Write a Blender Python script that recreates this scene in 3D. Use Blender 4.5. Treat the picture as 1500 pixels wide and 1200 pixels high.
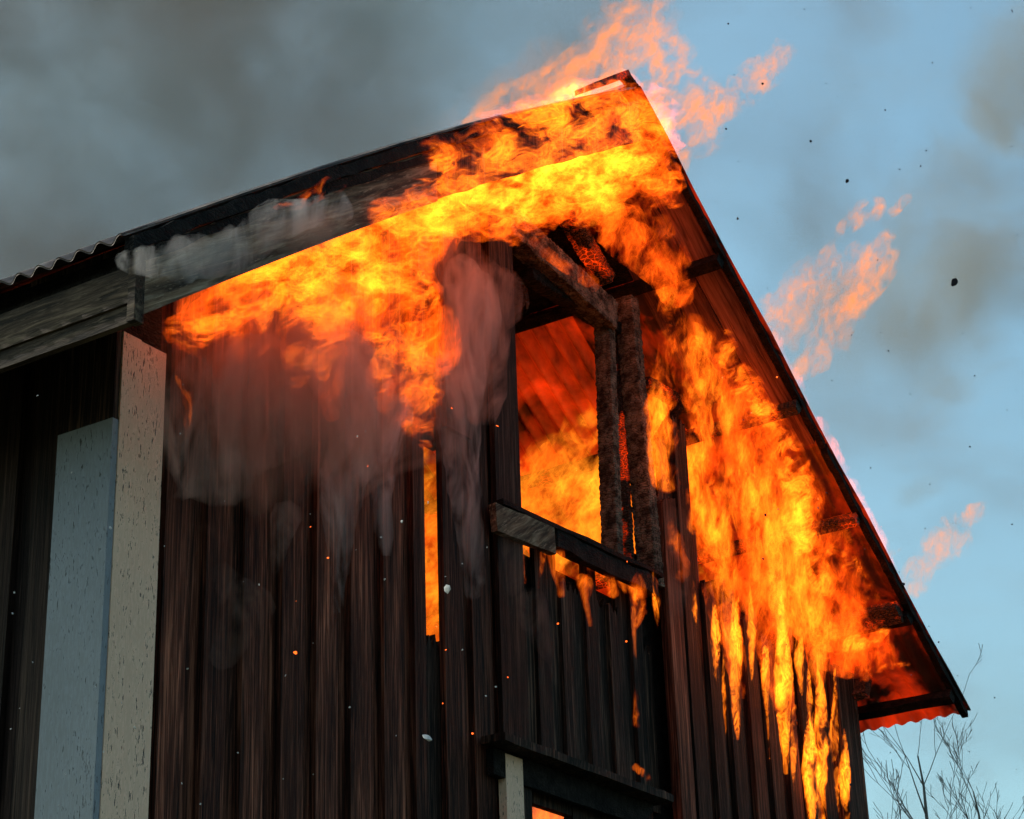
import bpy, bmesh, math, random
import numpy as np
from mathutils import Vector, Matrix

random.seed(7)
rng = np.random.default_rng(7)
S = bpy.context.scene
for o in list(bpy.data.objects):
    bpy.data.objects.remove(o)
R = math.radians

# ------------------------------------------------------------------ camera
CAM = np.array([-3.990, -3.898, 1.60])
YAW, PITCH, ROLL, FPX = 1.0035, 0.41939, -0.03465, 3058.2
fw = np.array([math.cos(PITCH)*math.sin(YAW), math.cos(PITCH)*math.cos(YAW), math.sin(PITCH)])
r0 = np.array([math.cos(YAW), -math.sin(YAW), 0.0]); u0 = np.cross(r0, fw)
rt = math.cos(ROLL)*r0 + math.sin(ROLL)*u0
up = -math.sin(ROLL)*r0 + math.cos(ROLL)*u0
cd = bpy.data.cameras.new('camera'); cam = bpy.data.objects.new('camera', cd)
S.collection.objects.link(cam); S.camera = cam
cd.sensor_width = 36; cd.lens = 36*FPX/1500; cd.clip_start = 0.05; cd.clip_end = 5000
cam.matrix_world = Matrix(((rt[0], up[0], -fw[0], CAM[0]), (rt[1], up[1], -fw[1], CAM[1]), (rt[2], up[2], -fw[2], CAM[2]), (0, 0, 0, 1)))

# ------------------------------------------------------------------ sky, sun, exposure
SUN_EL, SUN_AZ = R(42), R(-12)            # azimuth measured from +Y towards +X
w = bpy.data.worlds.new('World'); S.world = w; w.use_nodes = True
wn = w.node_tree; wn.nodes.clear()
sk = wn.nodes.new('ShaderNodeTexSky'); sk.sky_type = 'NISHITA'; sk.sun_disc = False
sk.sun_elevation = SUN_EL; sk.sun_rotation = SUN_AZ; sk.air_density = 1.2; sk.dust_density = 2.5; sk.ozone_density = 1.0
bg = wn.nodes.new('ShaderNodeBackground'); bg.inputs[1].default_value = 0.15
wo = wn.nodes.new('ShaderNodeOutputWorld')
tint = wn.nodes.new('ShaderNodeMix'); tint.data_type = 'RGBA'; tint.blend_type = 'MULTIPLY'; tint.inputs[0].default_value = 1; tint.inputs[7].default_value = (.81, 1.03, .93, 1)
wn.links.new(sk.outputs[0], tint.inputs[6]); wn.links.new(tint.outputs[2], bg.inputs[0]); wn.links.new(bg.outputs[0], wo.inputs[0])
sl = bpy.data.lights.new('sun', 'SUN'); sl.energy = 2.0; sl.angle = R(0.5); sl.color = (1, .93, .84)
sun = bpy.data.objects.new('sun', sl); S.collection.objects.link(sun)
sd = Vector((math.cos(SUN_EL)*math.sin(SUN_AZ), math.cos(SUN_EL)*math.cos(SUN_AZ), math.sin(SUN_EL)))
sun.rotation_euler = sd.to_track_quat('Z', 'Y').to_euler(); sun.location = (0, 20, 30)
S.view_settings.view_transform = 'Standard'; S.view_settings.look = 'None'
S.view_settings.exposure = 0.35; S.view_settings.gamma = 1; S.view_settings.use_curve_mapping = False
S.render.engine = 'CYCLES'
cy = S.cycles
cy.use_denoising = True; cy.use_adaptive_sampling = True; cy.adaptive_threshold = .03; cy.max_bounces = 5; cy.diffuse_bounces = 3; cy.glossy_bounces = 2
cy.transmission_bounces = 2; cy.volume_bounces = 1; cy.transparent_max_bounces = 96
cy.volume_step_rate = 1.0; cy.volume_max_steps = 128; cy.sample_clamp_indirect = 12; cy.caustics_reflective = False
cy.caustics_refractive = False

# ------------------------------------------------------------------ helpers
def ray(px, py):
    d = fw*FPX + rt*(px-750) - up*(py-600)
    return d/np.linalg.norm(d)
def on_y(px, py, y=0.0):
    d = ray(px, py); t = (y-CAM[1])/d[1]; return CAM + t*d
def at(px, py, dist):
    return CAM + ray(px, py)*dist

def link(o, parent=None):
    S.collection.objects.link(o)
    if parent: o.parent = parent
    return o
def tag(o, label=None, cat=None, group=None, kind=None):
    if label: o['label'] = label
    if cat: o['category'] = cat
    if group: o['group'] = group
    if kind: o['kind'] = kind
    return o
def empty(name, loc=(0, 0, 0)):
    o = bpy.data.objects.new(name, None); o.empty_display_size = .2; o.location = loc; link(o); return o
def mesh_obj(name, verts, faces, m, parent=None, smooth=False):
    me = bpy.data.meshes.new(name); me.from_pydata([tuple(map(float, v)) for v in verts], [], faces)
    if m: me.materials.append(m)
    if smooth: me.shade_smooth()
    me.update(); o = bpy.data.objects.new(name, me); link(o, parent); return o
QF = [(0, 3, 2, 1), (4, 5, 6, 7), (0, 1, 5, 4), (1, 2, 6, 5), (2, 3, 7, 6), (3, 0, 4, 7)]
def box(name, lo, hi, m, parent=None):
    x0, y0, z0 = lo; x1, y1, z1 = hi
    v = [(x0, y0, z0), (x1, y0, z0), (x1, y1, z0), (x0, y1, z0), (x0, y0, z1), (x1, y0, z1), (x1, y1, z1), (x0, y1, z1)]
    return mesh_obj(name, v, QF, m, parent)
def beam(name, a, b, wid, hgt, m, parent=None, upv=(0, 0, 1), seg=1, rough=0.0, rs=0):
    """timber from a to b; wid across, hgt along upv; seg slices, corners worn by rough"""
    a, b = Vector(a), Vector(b); d = (b-a); L = d.length; d.normalize()
    u = Vector(upv); s = d.cross(u).normalized(); u = s.cross(d).normalized()
    rr = random.Random(rs); v = []; f = []
    for i in range(seg+1):
        c = a+d*L*i/seg
        for sx, su in ((-1, -1), (1, -1), (1, 1), (-1, 1)):
            j = Vector((rr.uniform(-1, 1), rr.uniform(-1, 1), rr.uniform(-1, 1)))*rough
            v.append(c+s*sx*wid/2+u*su*hgt/2+j)
    for i in range(seg):
        k = 4*i
        for q in range(4):
            f.append((k+q, k+(q+1) % 4, k+4+(q+1) % 4, k+4+q))
    f.append((3, 2, 1, 0)); k = 4*seg; f.append((k, k+1, k+2, k+3))
    return mesh_obj(name, v, f, m, parent)

# ------------------------------------------------------------------ materials
def new_mat(name):
    m = bpy.data.materials.new(name); m.use_nodes = True; t = m.node_tree; t.nodes.clear()
    return m, t
def nd(t, kind, **kw):
    n = t.nodes.new(kind)
    for k, v in kw.items():
        if isinstance(k, str) and k.startswith('i_'):
            key = k[2:]; key = int(key) if key.isdigit() else key.replace('_', ' ')
            n.inputs[key].default_value = v
        else: setattr(n, k, v)
    return n
def ramp(t, pts, interp='LINEAR'):
    n = t.nodes.new('ShaderNodeValToRGB'); e = n.color_ramp.elements; n.color_ramp.interpolation = interp
    while len(e) < len(pts): e.new(.5)
    for el, (p, c) in zip(e, pts):
        el.position = p; el.color = (c, c, c, 1) if not isinstance(c, tuple) else (*c, 1)
    return n
def mth(t, op, a, b=None, clamp=False):
    n = t.nodes.new('ShaderNodeMath'); n.operation = op; n.use_clamp = clamp
    for i, x in enumerate((a, b)):
        if x is None: continue
        if isinstance(x, (int, float)): n.inputs[i].default_value = x
        else: t.links.new(x, n.inputs[i])
    return n.outputs[0]
def mixc(t, fac, a, b, mode='MIX'):
    n = t.nodes.new('ShaderNodeMix'); n.data_type = 'RGBA'; n.blend_type = mode
    for s, x in ((0, fac), (6, a), (7, b)):
        if isinstance(x, (int, float)): n.inputs[s].default_value = x
        elif isinstance(x, tuple): n.inputs[s].default_value = (*x, 1)
        else: t.links.new(x, n.inputs[s])
    return n.outputs[2]
def coords(t, scale, rnd=True, rot=(0, 0, 0)):
    tc = t.nodes.new('ShaderNodeTexCoord'); mp = t.nodes.new('ShaderNodeMapping')
    mp.inputs['Scale'].default_value = scale; src = tc.outputs['Object']
    if any(rot):
        m0 = t.nodes.new('ShaderNodeMapping'); m0.inputs['Rotation'].default_value = rot; t.links.new(src, m0.inputs[0]); src = m0.outputs[0]
    t.links.new(src, mp.inputs[0])
    if rnd:
        oi = t.nodes.new('ShaderNodeObjectInfo'); k = mth(t, 'MULTIPLY', oi.outputs['Random'], 37.0)
        cb = t.nodes.new('ShaderNodeCombineXYZ')
        for i in range(3): t.links.new(k, cb.inputs[i])
        t.links.new(cb.outputs[0], mp.inputs['Location'])
    return mp.outputs[0]
def noise(t, vec, scale=1, detail=4, rough=.55, dist=0):
    n = nd(t, 'ShaderNodeTexNoise', i_Scale=scale, i_Detail=detail, i_Roughness=rough, i_Distortion=dist)
    t.links.new(vec, n.inputs['Vector']); return n.outputs[0]
def finish(t, col, rough, bump=None, bstr=.5, bdist=.01, emit=None, estr=1, spec=.3):
    b = t.nodes.new('ShaderNodeBsdfPrincipled')
    if isinstance(col, tuple): b.inputs['Base Color'].default_value = (*col, 1)
    else: t.links.new(col, b.inputs['Base Color'])
    if isinstance(rough, (int, float)): b.inputs['Roughness'].default_value = rough
    else: t.links.new(rough, b.inputs['Roughness'])
    b.inputs['Specular IOR Level'].default_value = spec
    if bump is not None:
        bp = t.nodes.new('ShaderNodeBump'); bp.inputs['Strength'].default_value = bstr; bp.inputs['Distance'].default_value = bdist
        t.links.new(bump, bp.inputs['Height']); t.links.new(bp.outputs[0], b.inputs['Normal'])
    if emit is not None:
        if isinstance(emit, tuple): b.inputs['Emission Color'].default_value = (*emit, 1)
        else: t.links.new(emit, b.inputs['Emission Color'])
        if isinstance(estr, (int, float)): b.inputs['Emission Strength'].default_value = estr
        else: t.links.new(estr, b.inputs['Emission Strength'])
    o = t.nodes.new('ShaderNodeOutputMaterial'); t.links.new(b.outputs[0], o.inputs[0]); return b

def wood(name, dark, mid, light, grain=(80, 80, 2.2), rough=.75, axis_rot=(0, 0, 0)):
    """long-grained weathered board: fine vertical fibres, knots, wear"""
    m, t = new_mat(name); c = coords(t, grain, rot=axis_rot)
    fib = noise(t, c, 1.0, 7, .65, .7)
    c2 = coords(t, (grain[0]*.12, grain[1]*.12, grain[2]*.55), rot=axis_rot); big = noise(t, c2, 1.0, 3, .5)
    c3 = coords(t, (grain[0]*3.2, grain[1]*3.2, grain[2]*2.2), rot=axis_rot); fine = noise(t, c3, 1.0, 3, .7)
    oi = t.nodes.new('ShaderNodeObjectInfo')
    a = ramp(t, [(.38, dark), (.52, mid), (.66, light)]); t.links.new(fib, a.inputs[0])
    b = ramp(t, [(.35, .35), (.65, 1.4)]); t.links.new(big, b.inputs[0])
    col = mixc(t, 1.0, a.outputs[0], b.outputs[0], 'MULTIPLY')
    rv = mth(t, 'ADD', mth(t, 'MULTIPLY', oi.outputs['Random'], .9), .6)
    cb = t.nodes.new('ShaderNodeCombineColor')
    for i in range(3): t.links.new(rv, cb.inputs[i])
    col = mixc(t, 1.0, col, cb.outputs[0], 'MULTIPLY')
    ws = ramp(t, [(.57, 0.0), (.68, .7)]); t.links.new(fine, ws.inputs[0])
    col = mixc(t, ws.outputs[0], col, light)
    h = mth(t, 'ADD', mth(t, 'MULTIPLY', fib, .7), mth(t, 'MULTIPLY', fine, .5))
    finish(t, col, rough, h, .9, .006, spec=.12); return m

M = {}
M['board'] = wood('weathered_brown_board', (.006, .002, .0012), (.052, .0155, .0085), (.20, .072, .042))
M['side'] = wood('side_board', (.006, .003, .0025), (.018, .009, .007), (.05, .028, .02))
M['charboard'] = wood('scorched_board', (.004, .0025, .002), (.018, .009, .006), (.11, .06, .04))
M['soffit'] = wood('sooty_soffit_plank', (.06, .022, .016), (.14, .06, .045), (.22, .10, .075), grain=(2.2, 55, 55), axis_rot=(0, R(-34), 0))
M['barge'] = wood('weathered_barge_board', (.06, .036, .024), (.19, .115, .072), (.34, .24, .17), grain=(5, 55, 55), axis_rot=(0, R(34), 0))
M['fascia'] = wood('weathered_fascia', (.014, .008, .005), (.052, .031, .019), (.12, .08, .052), grain=(55, 5, 55))

def paint(name, base):
    m, t = new_mat(name); c = coords(t, (110, 110, 20), False); c2 = coords(t, (320, 320, 60), False)
    n1 = noise(t, c, 1, 6, .72, .3); n2 = noise(t, c2, 1, 4, .7); c3 = coords(t, (2.2, 2.2, .8), False); n3 = noise(t, c3, 1, 3, .5)
    k = mth(t, 'ADD', mth(t, 'MULTIPLY', n1, .6), mth(t, 'MULTIPLY', n2, .4)); k = mth(t, 'ADD', k, mth(t, 'MULTIPLY', n3, .22))
    cr = ramp(t, [(.68, 0.0), (.71, 1.0)]); t.links.new(k, cr.inputs[0])
    dirt = ramp(t, [(.3, .72), (.7, 1.05)]); t.links.new(n3, dirt.inputs[0])
    col = mixc(t, 1.0, base, dirt.outputs[0], 'MULTIPLY')
    st = ramp(t, [(.44, (.55, .5, .44)), (.6, (1, 1, 1))]); t.links.new(n1, st.inputs[0])
    col = mixc(t, .35, col, mixc(t, 1.0, col, st.outputs[0], 'MULTIPLY'))
    col = mixc(t, cr.outputs[0], col, (.05, .045, .04))
    finish(t, col, .6, mth(t, 'SUBTRACT', 1.0, cr.outputs[0]), .8, .003); return m
M['paint'] = paint('flaking_white_paint', (.25, .265, .30)); M['cream'] = paint('flaking_cream_paint', (.88, .56, .40))

def char(name, glow=0.0, base=(.035, .022, .016), ash=(.22, .15, .11), sc=40):
    """alligator-cracked charcoal, ash-grey faces; cracks glow where it still burns"""
    m, t = new_mat(name); c = coords(t, (1, 1, 1), False)
    wv = noise(t, c, 9, 3, .5); ad = t.nodes.new('ShaderNodeVectorMath'); ad.operation = 'MULTIPLY_ADD'
    t.links.new(wv, ad.inputs[0]); ad.inputs[1].default_value = (.03, .03, .03); t.links.new(c, ad.inputs[2])
    sq = nd(t, 'ShaderNodeMapping', i_Scale=(1, 1, 2.4)); t.links.new(ad.outputs[0], sq.inputs[0])
    v = nd(t, 'ShaderNodeTexVoronoi', i_Scale=sc, i_Randomness=.75); v.feature = 'DISTANCE_TO_EDGE'; t.links.new(sq.outputs[0], v.inputs['Vector'])
    cr = ramp(t, [(0.0, 1.0), (.07, 0.0)]); t.links.new(v.outputs[0], cr.inputs[0])
    n = noise(t, c, 22, 4, .6); a = ramp(t, [(.38, base), (.68, ash)]); t.links.new(n, a.inputs[0])
    col = mixc(t, cr.outputs[0], a.outputs[0], (.003, .003, .003))
    h = ramp(t, [(0.0, 0.0), (.22, 1.0)]); t.links.new(v.outputs[0], h.inputs[0])
    if glow > 0:
        g = noise(t, c, 6, 4, .6); gm = ramp(t, [(.50, 0.0), (.62, 1.0)]); t.links.new(g, gm.inputs[0])
        gs = mth(t, 'MULTIPLY', mth(t, 'ADD', mth(t, 'MULTIPLY', cr.outputs[0], 1.0), .12), gm.outputs[0])
        finish(t, col, .8, h.outputs[0], 1.0, .012, (1, .045, .002), mth(t, 'MULTIPLY', gs, glow))
    else: finish(t, col, .85, h.outputs[0], .6, .004, spec=.1)
    return m
M['char'] = char('charred_timber'); M['ember'] = char('glowing_charred_timber', 1.1, ash=(.09, .05, .035), sc=42); M['black'] = char('burnt_black_timber', 0, (.004, .003, .003), (.022, .017, .015))

def sheet_mat():
    m, t = new_mat('corrugated_iron'); c = coords(t, (1, 1, 1), False)
    n = noise(t, c, 7, 6, .65); a = ramp(t, [(.35, (.035, .03, .03)), (.55, (.12, .075, .06)), (.72, (.26, .22, .2))]); t.links.new(n, a.inputs[0])
    n2 = noise(t, c, 45, 4, .6)
    b = finish(t, a.outputs[0], .6, n2, .3, .003); b.inputs['Metallic'].default_value = .25; return m
M['sheet'] = sheet_mat()
def firelight_sheet(name, k, lo, hi, alb=1.0):
    """rusty roof iron with patchy red emission standing in for the firelight on it"""
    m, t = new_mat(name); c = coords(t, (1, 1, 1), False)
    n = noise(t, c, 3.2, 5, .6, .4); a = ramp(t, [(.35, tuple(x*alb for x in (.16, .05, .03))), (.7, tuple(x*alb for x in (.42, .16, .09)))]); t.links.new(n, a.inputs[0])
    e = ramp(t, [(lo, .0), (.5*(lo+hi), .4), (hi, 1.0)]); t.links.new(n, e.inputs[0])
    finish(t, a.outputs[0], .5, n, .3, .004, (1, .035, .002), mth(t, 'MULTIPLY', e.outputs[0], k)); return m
M['firelit_iron'] = firelight_sheet('roof_iron_painted_firelight', .60, .35, .7); M['firelit_iron_dim'] = firelight_sheet('roof_iron_dim_painted_firelight', .60, .46, .74, .30)  # red firelight put into the iron's emission, dimmer on the front sheet
def plain(name, col, rough=.8, spec=.3):
    m, t = new_mat(name); c = coords(t, (1, 1, 1), False); n = noise(t, c, 12, 5, .6)
    a = ramp(t, [(.3, tuple(x*.7 for x in col)), (.7, tuple(min(1, x*1.25) for x in col))]); t.links.new(n, a.inputs[0])
    finish(t, a.outputs[0], rough, n, .3, .01, spec=spec); return m
M['ground'] = plain('ground_soil', (.08, .085, .05)); M['plaster'] = plain('soot_black_lining', (.02, .015, .012))
M['stone'] = plain('foundation_stone', (.22, .21, .2)); M['bark'] = plain('bare_tree_bark', (.10, .13, .12))
M['ash_dark'] = plain('burnt_flake', (.02, .012, .02)); M['ash_pale'] = plain('pale_ash_flake', (.55, .5, .48))
def glow_mat(name, col, s):
    m, t = new_mat(name); finish(t, (.02, .01, .01), .8, None, emit=col, estr=s); return m
M['spark'] = glow_mat('glowing_spark', (1, .12, .01), 2.0)
m, t = new_mat('window_glass'); finish(t, (.02, .015, .012), .08, None, spec=.6).inputs['Alpha'].default_value = .35
M['glass'] = m

def flame_mat(name, ang, amp, lo, hi, c0, c1, freq=1.0, soot=0, thr=(.475, .59), step=.10, fil=2.5):
    """burning gas: light is given off in the volume, torn into sheets and threads drawn out along the flow (ang from upright)"""
    m, t = new_mat(name)
    tc = t.nodes.new('ShaderNodeTexCoord'); mp = t.nodes.new('ShaderNodeMapping'); mp.vector_type = 'TEXTURE'
    mp.inputs['Rotation'].default_value = (0, R(ang), 0); k_ = 1/freq; mp.inputs['Scale'].default_value = (k_/15, k_/15, k_/5.5)
    t.links.new(tc.outputs['Object'], mp.inputs[0])
    wp = nd(t, 'ShaderNodeTexNoise', i_Scale=.75, i_Detail=1.5); t.links.new(mp.outputs[0], wp.inputs['Vector'])
    va = t.nodes.new('ShaderNodeVectorMath'); va.operation = 'MULTIPLY_ADD'; t.links.new(wp.outputs['Color'], va.inputs[0]); va.inputs[1].default_value = (2.6, 2.6, 2.6); t.links.new(mp.outputs[0], va.inputs[2])
    body = noise(t, va.outputs[0], .75, 2.5, .62)
    bd = nd(t, 'ShaderNodeMapRange'); bd.interpolation_type = 'SMOOTHSTEP'; bd.inputs[1].default_value = thr[0]; bd.inputs[2].default_value = thr[1]; t.links.new(body, bd.inputs[0])
    n2 = noise(t, va.outputs[0], 2.8, 4, .66)
    rg = mth(t, 'SUBTRACT', 1.0, mth(t, 'MULTIPLY', mth(t, 'ABSOLUTE', mth(t, 'SUBTRACT', n2, .5)), 9.0), True)
    rg = mth(t, 'MULTIPLY', mth(t, 'POWER', rg, 2.0), fil)
    k2 = mth(t, 'MULTIPLY', bd.outputs[0], mth(t, 'ADD', rg, .22))
    cr = ramp(t, [(lo, c0), (hi, c1)]); t.links.new(k2, cr.inputs[0])
    ve = t.nodes.new('ShaderNodeEmission'); t.links.new(cr.outputs[0], ve.inputs[0]); t.links.new(mth(t, 'MULTIPLY', k2, amp), ve.inputs[1])
    o = t.nodes.new('ShaderNodeOutputMaterial'); out = ve.outputs[0]
    if soot:
        ab = t.nodes.new('ShaderNodeVolumeAbsorption'); ab.inputs[0].default_value = (.75, .5, .4, 1); t.links.new(mth(t, 'MULTIPLY', k2, soot), ab.inputs[1])
        a2 = t.nodes.new('ShaderNodeAddShader'); t.links.new(out, a2.inputs[0]); t.links.new(ab.outputs[0], a2.inputs[1]); out = a2.outputs[0]
    t.links.new(out, o.inputs[1]); m.cycles.volume_step_rate = step; return m
for tg, an in (('u', 8), ('d', 60)):      # rising, and swept along under the roof
    M['flame_outer_'+tg] = flame_mat('flame_outer', an, 5.6 if tg == 'd' else 4.8, .15, 1.2, (1, .02, .001), (1, .115, .004))
    M['flame_core_'+tg] = flame_mat('flame_core', an, 5.8 if tg == 'd' else 5.0, .15, 1.1, (1, .08, .003), (1, .215, .008), thr=(.47, .57), freq=1.0)
M['lick'] = flame_mat('lick_flame', 4, 16.0, .15, 1.1, (1, .04, .002), (1, .13, .004), thr=(.43, .56), freq=1.3); M['lick_core'] = flame_mat('lick_flame_core', 4, 26.0, .15, 1.0, (1, .12, .004), (1, .25, .009), thr=(.39, .54), freq=1.3)
M['sky_flame'] = flame_mat('thin_flame', 40, 1.25, .1, .9, (1, .20, .035), (1, .36, .10), soot=2.5, freq=1.1, thr=(.48, .62))
M['attic_fire'] = flame_mat('attic_fire', 35, 1.8, .1, .9, (1, .06, .002), (1, .24, .010), freq=.7); M['attic_core'] = flame_mat('attic_core', 50, 2.5, .1, .8, (1, .12, .004), (1, .28, .012), freq=.7)
M['dim_fire'] = flame_mat('dim_fire', 20, 5.5, .1, 1.3, (1, .02, .001), (1, .11, .004), thr=(.45, .62))

def smoke_mat(name, col, dens, nscale=3.0, lo=.40, hi=.68, absn=.0, pw=1.4):
    m, t = new_mat(name)
    tc = t.nodes.new('ShaderNodeTexCoord'); ln = t.nodes.new('ShaderNodeVectorMath'); ln.operation = 'LENGTH'
    t.links.new(tc.outputs['Object'], ln.inputs[0])
    ge = t.nodes.new('ShaderNodeNewGeometry')
    n0 = noise(t, ge.outputs['Position'], nscale*.6, 4, .6, 1.2)
    fo = mth(t, 'POWER', mth(t, 'SUBTRACT', 1.0, mth(t, 'ADD', ln.outputs['Value'], mth(t, 'MULTIPLY', mth(t, 'SUBTRACT', mth(t, 'MAXIMUM', n0, .36), .36), 2.4)), True), pw)
    mpp = nd(t, 'ShaderNodeMapping', i_Scale=(1, 1, .45)); t.links.new(ge.outputs['Position'], mpp.inputs[0]); n = noise(t, mpp.outputs[0], nscale, 5, .62, 1.0); rr = ramp(t, [(lo, 0.0), (hi, 1.0)]); t.links.new(n, rr.inputs[0])
    d = mth(t, 'MULTIPLY', mth(t, 'MULTIPLY', fo, rr.outputs[0]), dens)
    v = t.nodes.new('ShaderNodeVolumePrincipled'); v.inputs['Color'].default_value = (*col, 1); t.links.new(d, v.inputs['Density'])
    v.inputs['Anisotropy'].default_value = 0.0
    o = t.nodes.new('ShaderNodeOutputMaterial'); t.links.new(v.outputs[0], o.inputs[1]); return m
M['wall_smoke'] = smoke_mat('wall_smoke', (.80, .50, .40), 46, 4.2, .40, .64)
M['pale_smoke'] = smoke_mat('pale_smoke', (.86, .80, .77), 34, 6.0, .38, .62)
M['haze_smoke'] = smoke_mat('haze_smoke', (.80, .46, .35), 11, 2.5, .3, .65, pw=.8)
M['rag_smoke'] = smoke_mat('rag_smoke', (.50, .40, .30), 1.5, .7, .26, .60, pw=1.1)

# ------------------------------------------------------------------ setting: ground
g = mesh_obj('ground', [(-600, -600, 0), (600, -600, 0), (600, 600, 0), (-600, 600, 0)], [(0, 1, 2, 3)], M['ground']); tag(g, kind='structure')

# ------------------------------------------------------------------ the house
W, D, H, SL, OV, EV = 5.0, 7.0, 6.305, .679, .443, .446
MID = W/2
house = empty('burning_house', (2.5, 0, 0)); HO = np.array([2.5, 0, 0])
tag(house, 'dark board-clad timber house with its corrugated gable roof and right wall on fire', 'house')
def hp(o):   # parent, keep geometry in world coordinates
    o.parent = house; o.matrix_parent_inverse = Matrix.Translation(-house.location); return o
def roof_z(x):
    b = 0.045*math.sin(math.pi*min(1, max(0, (x+EV)/(MID+EV)))) if x < MID else 0
    return H - SL*abs(x-MID) + b

def board(name, x0, x1, yf, th, z0, z1l, z1r, m, jag=0, seed=0, hole=None):
    """vertical board; top follows the slope or ends in a burnt ragged edge"""
    rr = random.Random(seed); n = 6 if jag else 1
    xs = [x0+(x1-x0)*i/n for i in range(n+1)]
    top = [z1l+(z1r-z1l)*i/n + (rr.uniform(-jag, jag*.4) if jag else 0) for i in range(n+1)]
    v = []; f = []; tilt = rr.uniform(-.003, .003)
    for x, z in zip(xs, top):
        v += [(x, yf, z0), (x, yf+tilt, z), (x, yf+th+tilt, z), (x, yf+th, z0)]
    for i in range(n):
        a = 4*i; b = a+4
        f += [(a, b, b+1, a+1), (a+1, b+1, b+2, a+2), (a+2, b+2, b+3, a+3), (a+3, b+3, b, a)]
    f += [(0, 1, 2, 3), (4*n+3, 4*n+2, 4*n+1, 4*n)]
    return hp(mesh_obj(name, v, f, m))

WX0, WX1 = 2.09, 3.16         # window bay
ZS = 4.40                     # top of the wall below the upper window
def burnt_top(x):
    pts = [(3.16, 4.62), (3.3, 5.05), (3.42, 5.2), (3.52, 4.85), (3.62, 4.5), (3.8, 4.5), (4.1, 4.42), (4.4, 4.5), (4.7, 4.42), (4.98, 4.5)]
    return float(np.interp(x, [p[0] for p in pts], [p[1] for p in pts]))
ylo, PW = 0.0, .176
k = 0
x = .205
while x < 4.80:
    # recessed board then raised board
    for (a, b, yf, th, nm) in ((x+.085, x+.176+.02, .0, .022, 'under_board'), (x, x+.112, -.026, .0245, 'wall_board')):
        k += 1
        b = min(b, 4.80)
        rr = random.Random(k*13); a += rr.uniform(-.006, .006); b += rr.uniform(-.006, .006)
        if nm == 'wall_board' and 1.43 < a < 1.46: b = 1.502
        if nm == 'under_board': yf += .0
        c = (a+b)/2
        inbay = WX0-.02 < c < WX1
        mt = M['board']
        if c > WX0-.02: mt = M['board'] if (c > 3.2 and rr.random() < .6) else M['charboard']
        if inbay:
            continue
        if c < WX0:
            tl, tr = roof_z(a)-.10, roof_z(b)-.10
            if nm == 'under_board' and 1.47 < c < 1.66:      # burnt-out slit
                board(nm, a, b, yf, th, 0.5, 3.80, 3.78, M['charboard'], .05, k)
                board(nm, a, b, yf, th, 4.50, tl, tr, M['charboard'], 0, k)
            else: board(nm, a, b, yf, th, 0.5, tl, tr, mt, 0, k)
        else:
            tz = burnt_top(c)+rr.uniform(-.12, .12)
            tz = min(tz, roof_z(c)-.12)
            board(nm, a, b, yf, th, 0.5, tz, tz, mt, .07, k)
    x += PW
# bay between and below the windows: narrower scorched boards set back
for i in range(12):
    a = WX0+i*(WX1-WX0)/12; b = a+(.0885 if i % 4 else .072); rr = random.Random(900+i)
    for z0, z1 in ((3.47, ZS+.05-rr.choice([.0, .02, .03, .30, .01, .2])),):
        board('bay_board', a, b, .012+(i % 2)*.018, .02, z0, z1, z1, M['charboard'], .05, 500+i)
    board('bay_board', a, b, .012+(i % 2)*.018, .02, 0.5, 2.2, 2.2, M['charboard'], 0, 600+i)
# burnt wide board left of window (double, scorched) and stud edge
board('wall_board', 1.93, 2.098, -.045, .018, .5, roof_z(1.93)-.10, roof_z(2.098)-.10, M['charboard'], 0, 71)
board('wall_board', 1.62, 1.78, -.045, .018, 4.58, roof_z(1.62)-.10, roof_z(1.78)-.10, M['charboard'], .0, 72)

o = board('wall_board', 3.185, 3.30, -.052, .022, .5, 4.80, 4.84, M['board'], .05, 73)
hp(box('window_stud', (3.10, .055, .5), (3.35, .12, 4.55), M['black']))
hp(box('bay_backing', (2.07, .056, 3.47), (3.097, .075, 4.30), M['black']))
# corner boards
def corner(x0, x1, y0, y1, z1, name='corner_board', m=None):
    o = box(name, (x0, y0, .5), (x1, y1, z1), m or M['paint']); return hp(o)
o = corner(-.03, .045, -.055, -.03, 4.30, m=M['cream']); o = corner(.05, .157, -.05, -.027, 4.30, m=M['cream'])
board('under_board', .158, .204, -.004, .02, .5, 4.55, 4.57, M['board'], 0, 77)
o['label'] = 'cream painted corner board facing the gable'
o = corner(-.055, -.031, -.052, .161, 4.02); o['label'] = 'bluish white corner board on the side wall'
o = corner(-.053, -.032, -.050, .159, 4.32, m=M['charboard'])
for v_ in o.data.vertices:
    if v_.co.z < 1: v_.co.z = 4.023
hp(box('corner_post', (-.03, -.026, .5), (.157, .16, 4.555), M['black']))
o = corner(4.80, 4.985, -.05, -.02, 4.46, m=M['charboard']); o = corner(4.99, 5.015, -.05, .18, 4.46, m=M['charboard'])
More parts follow.
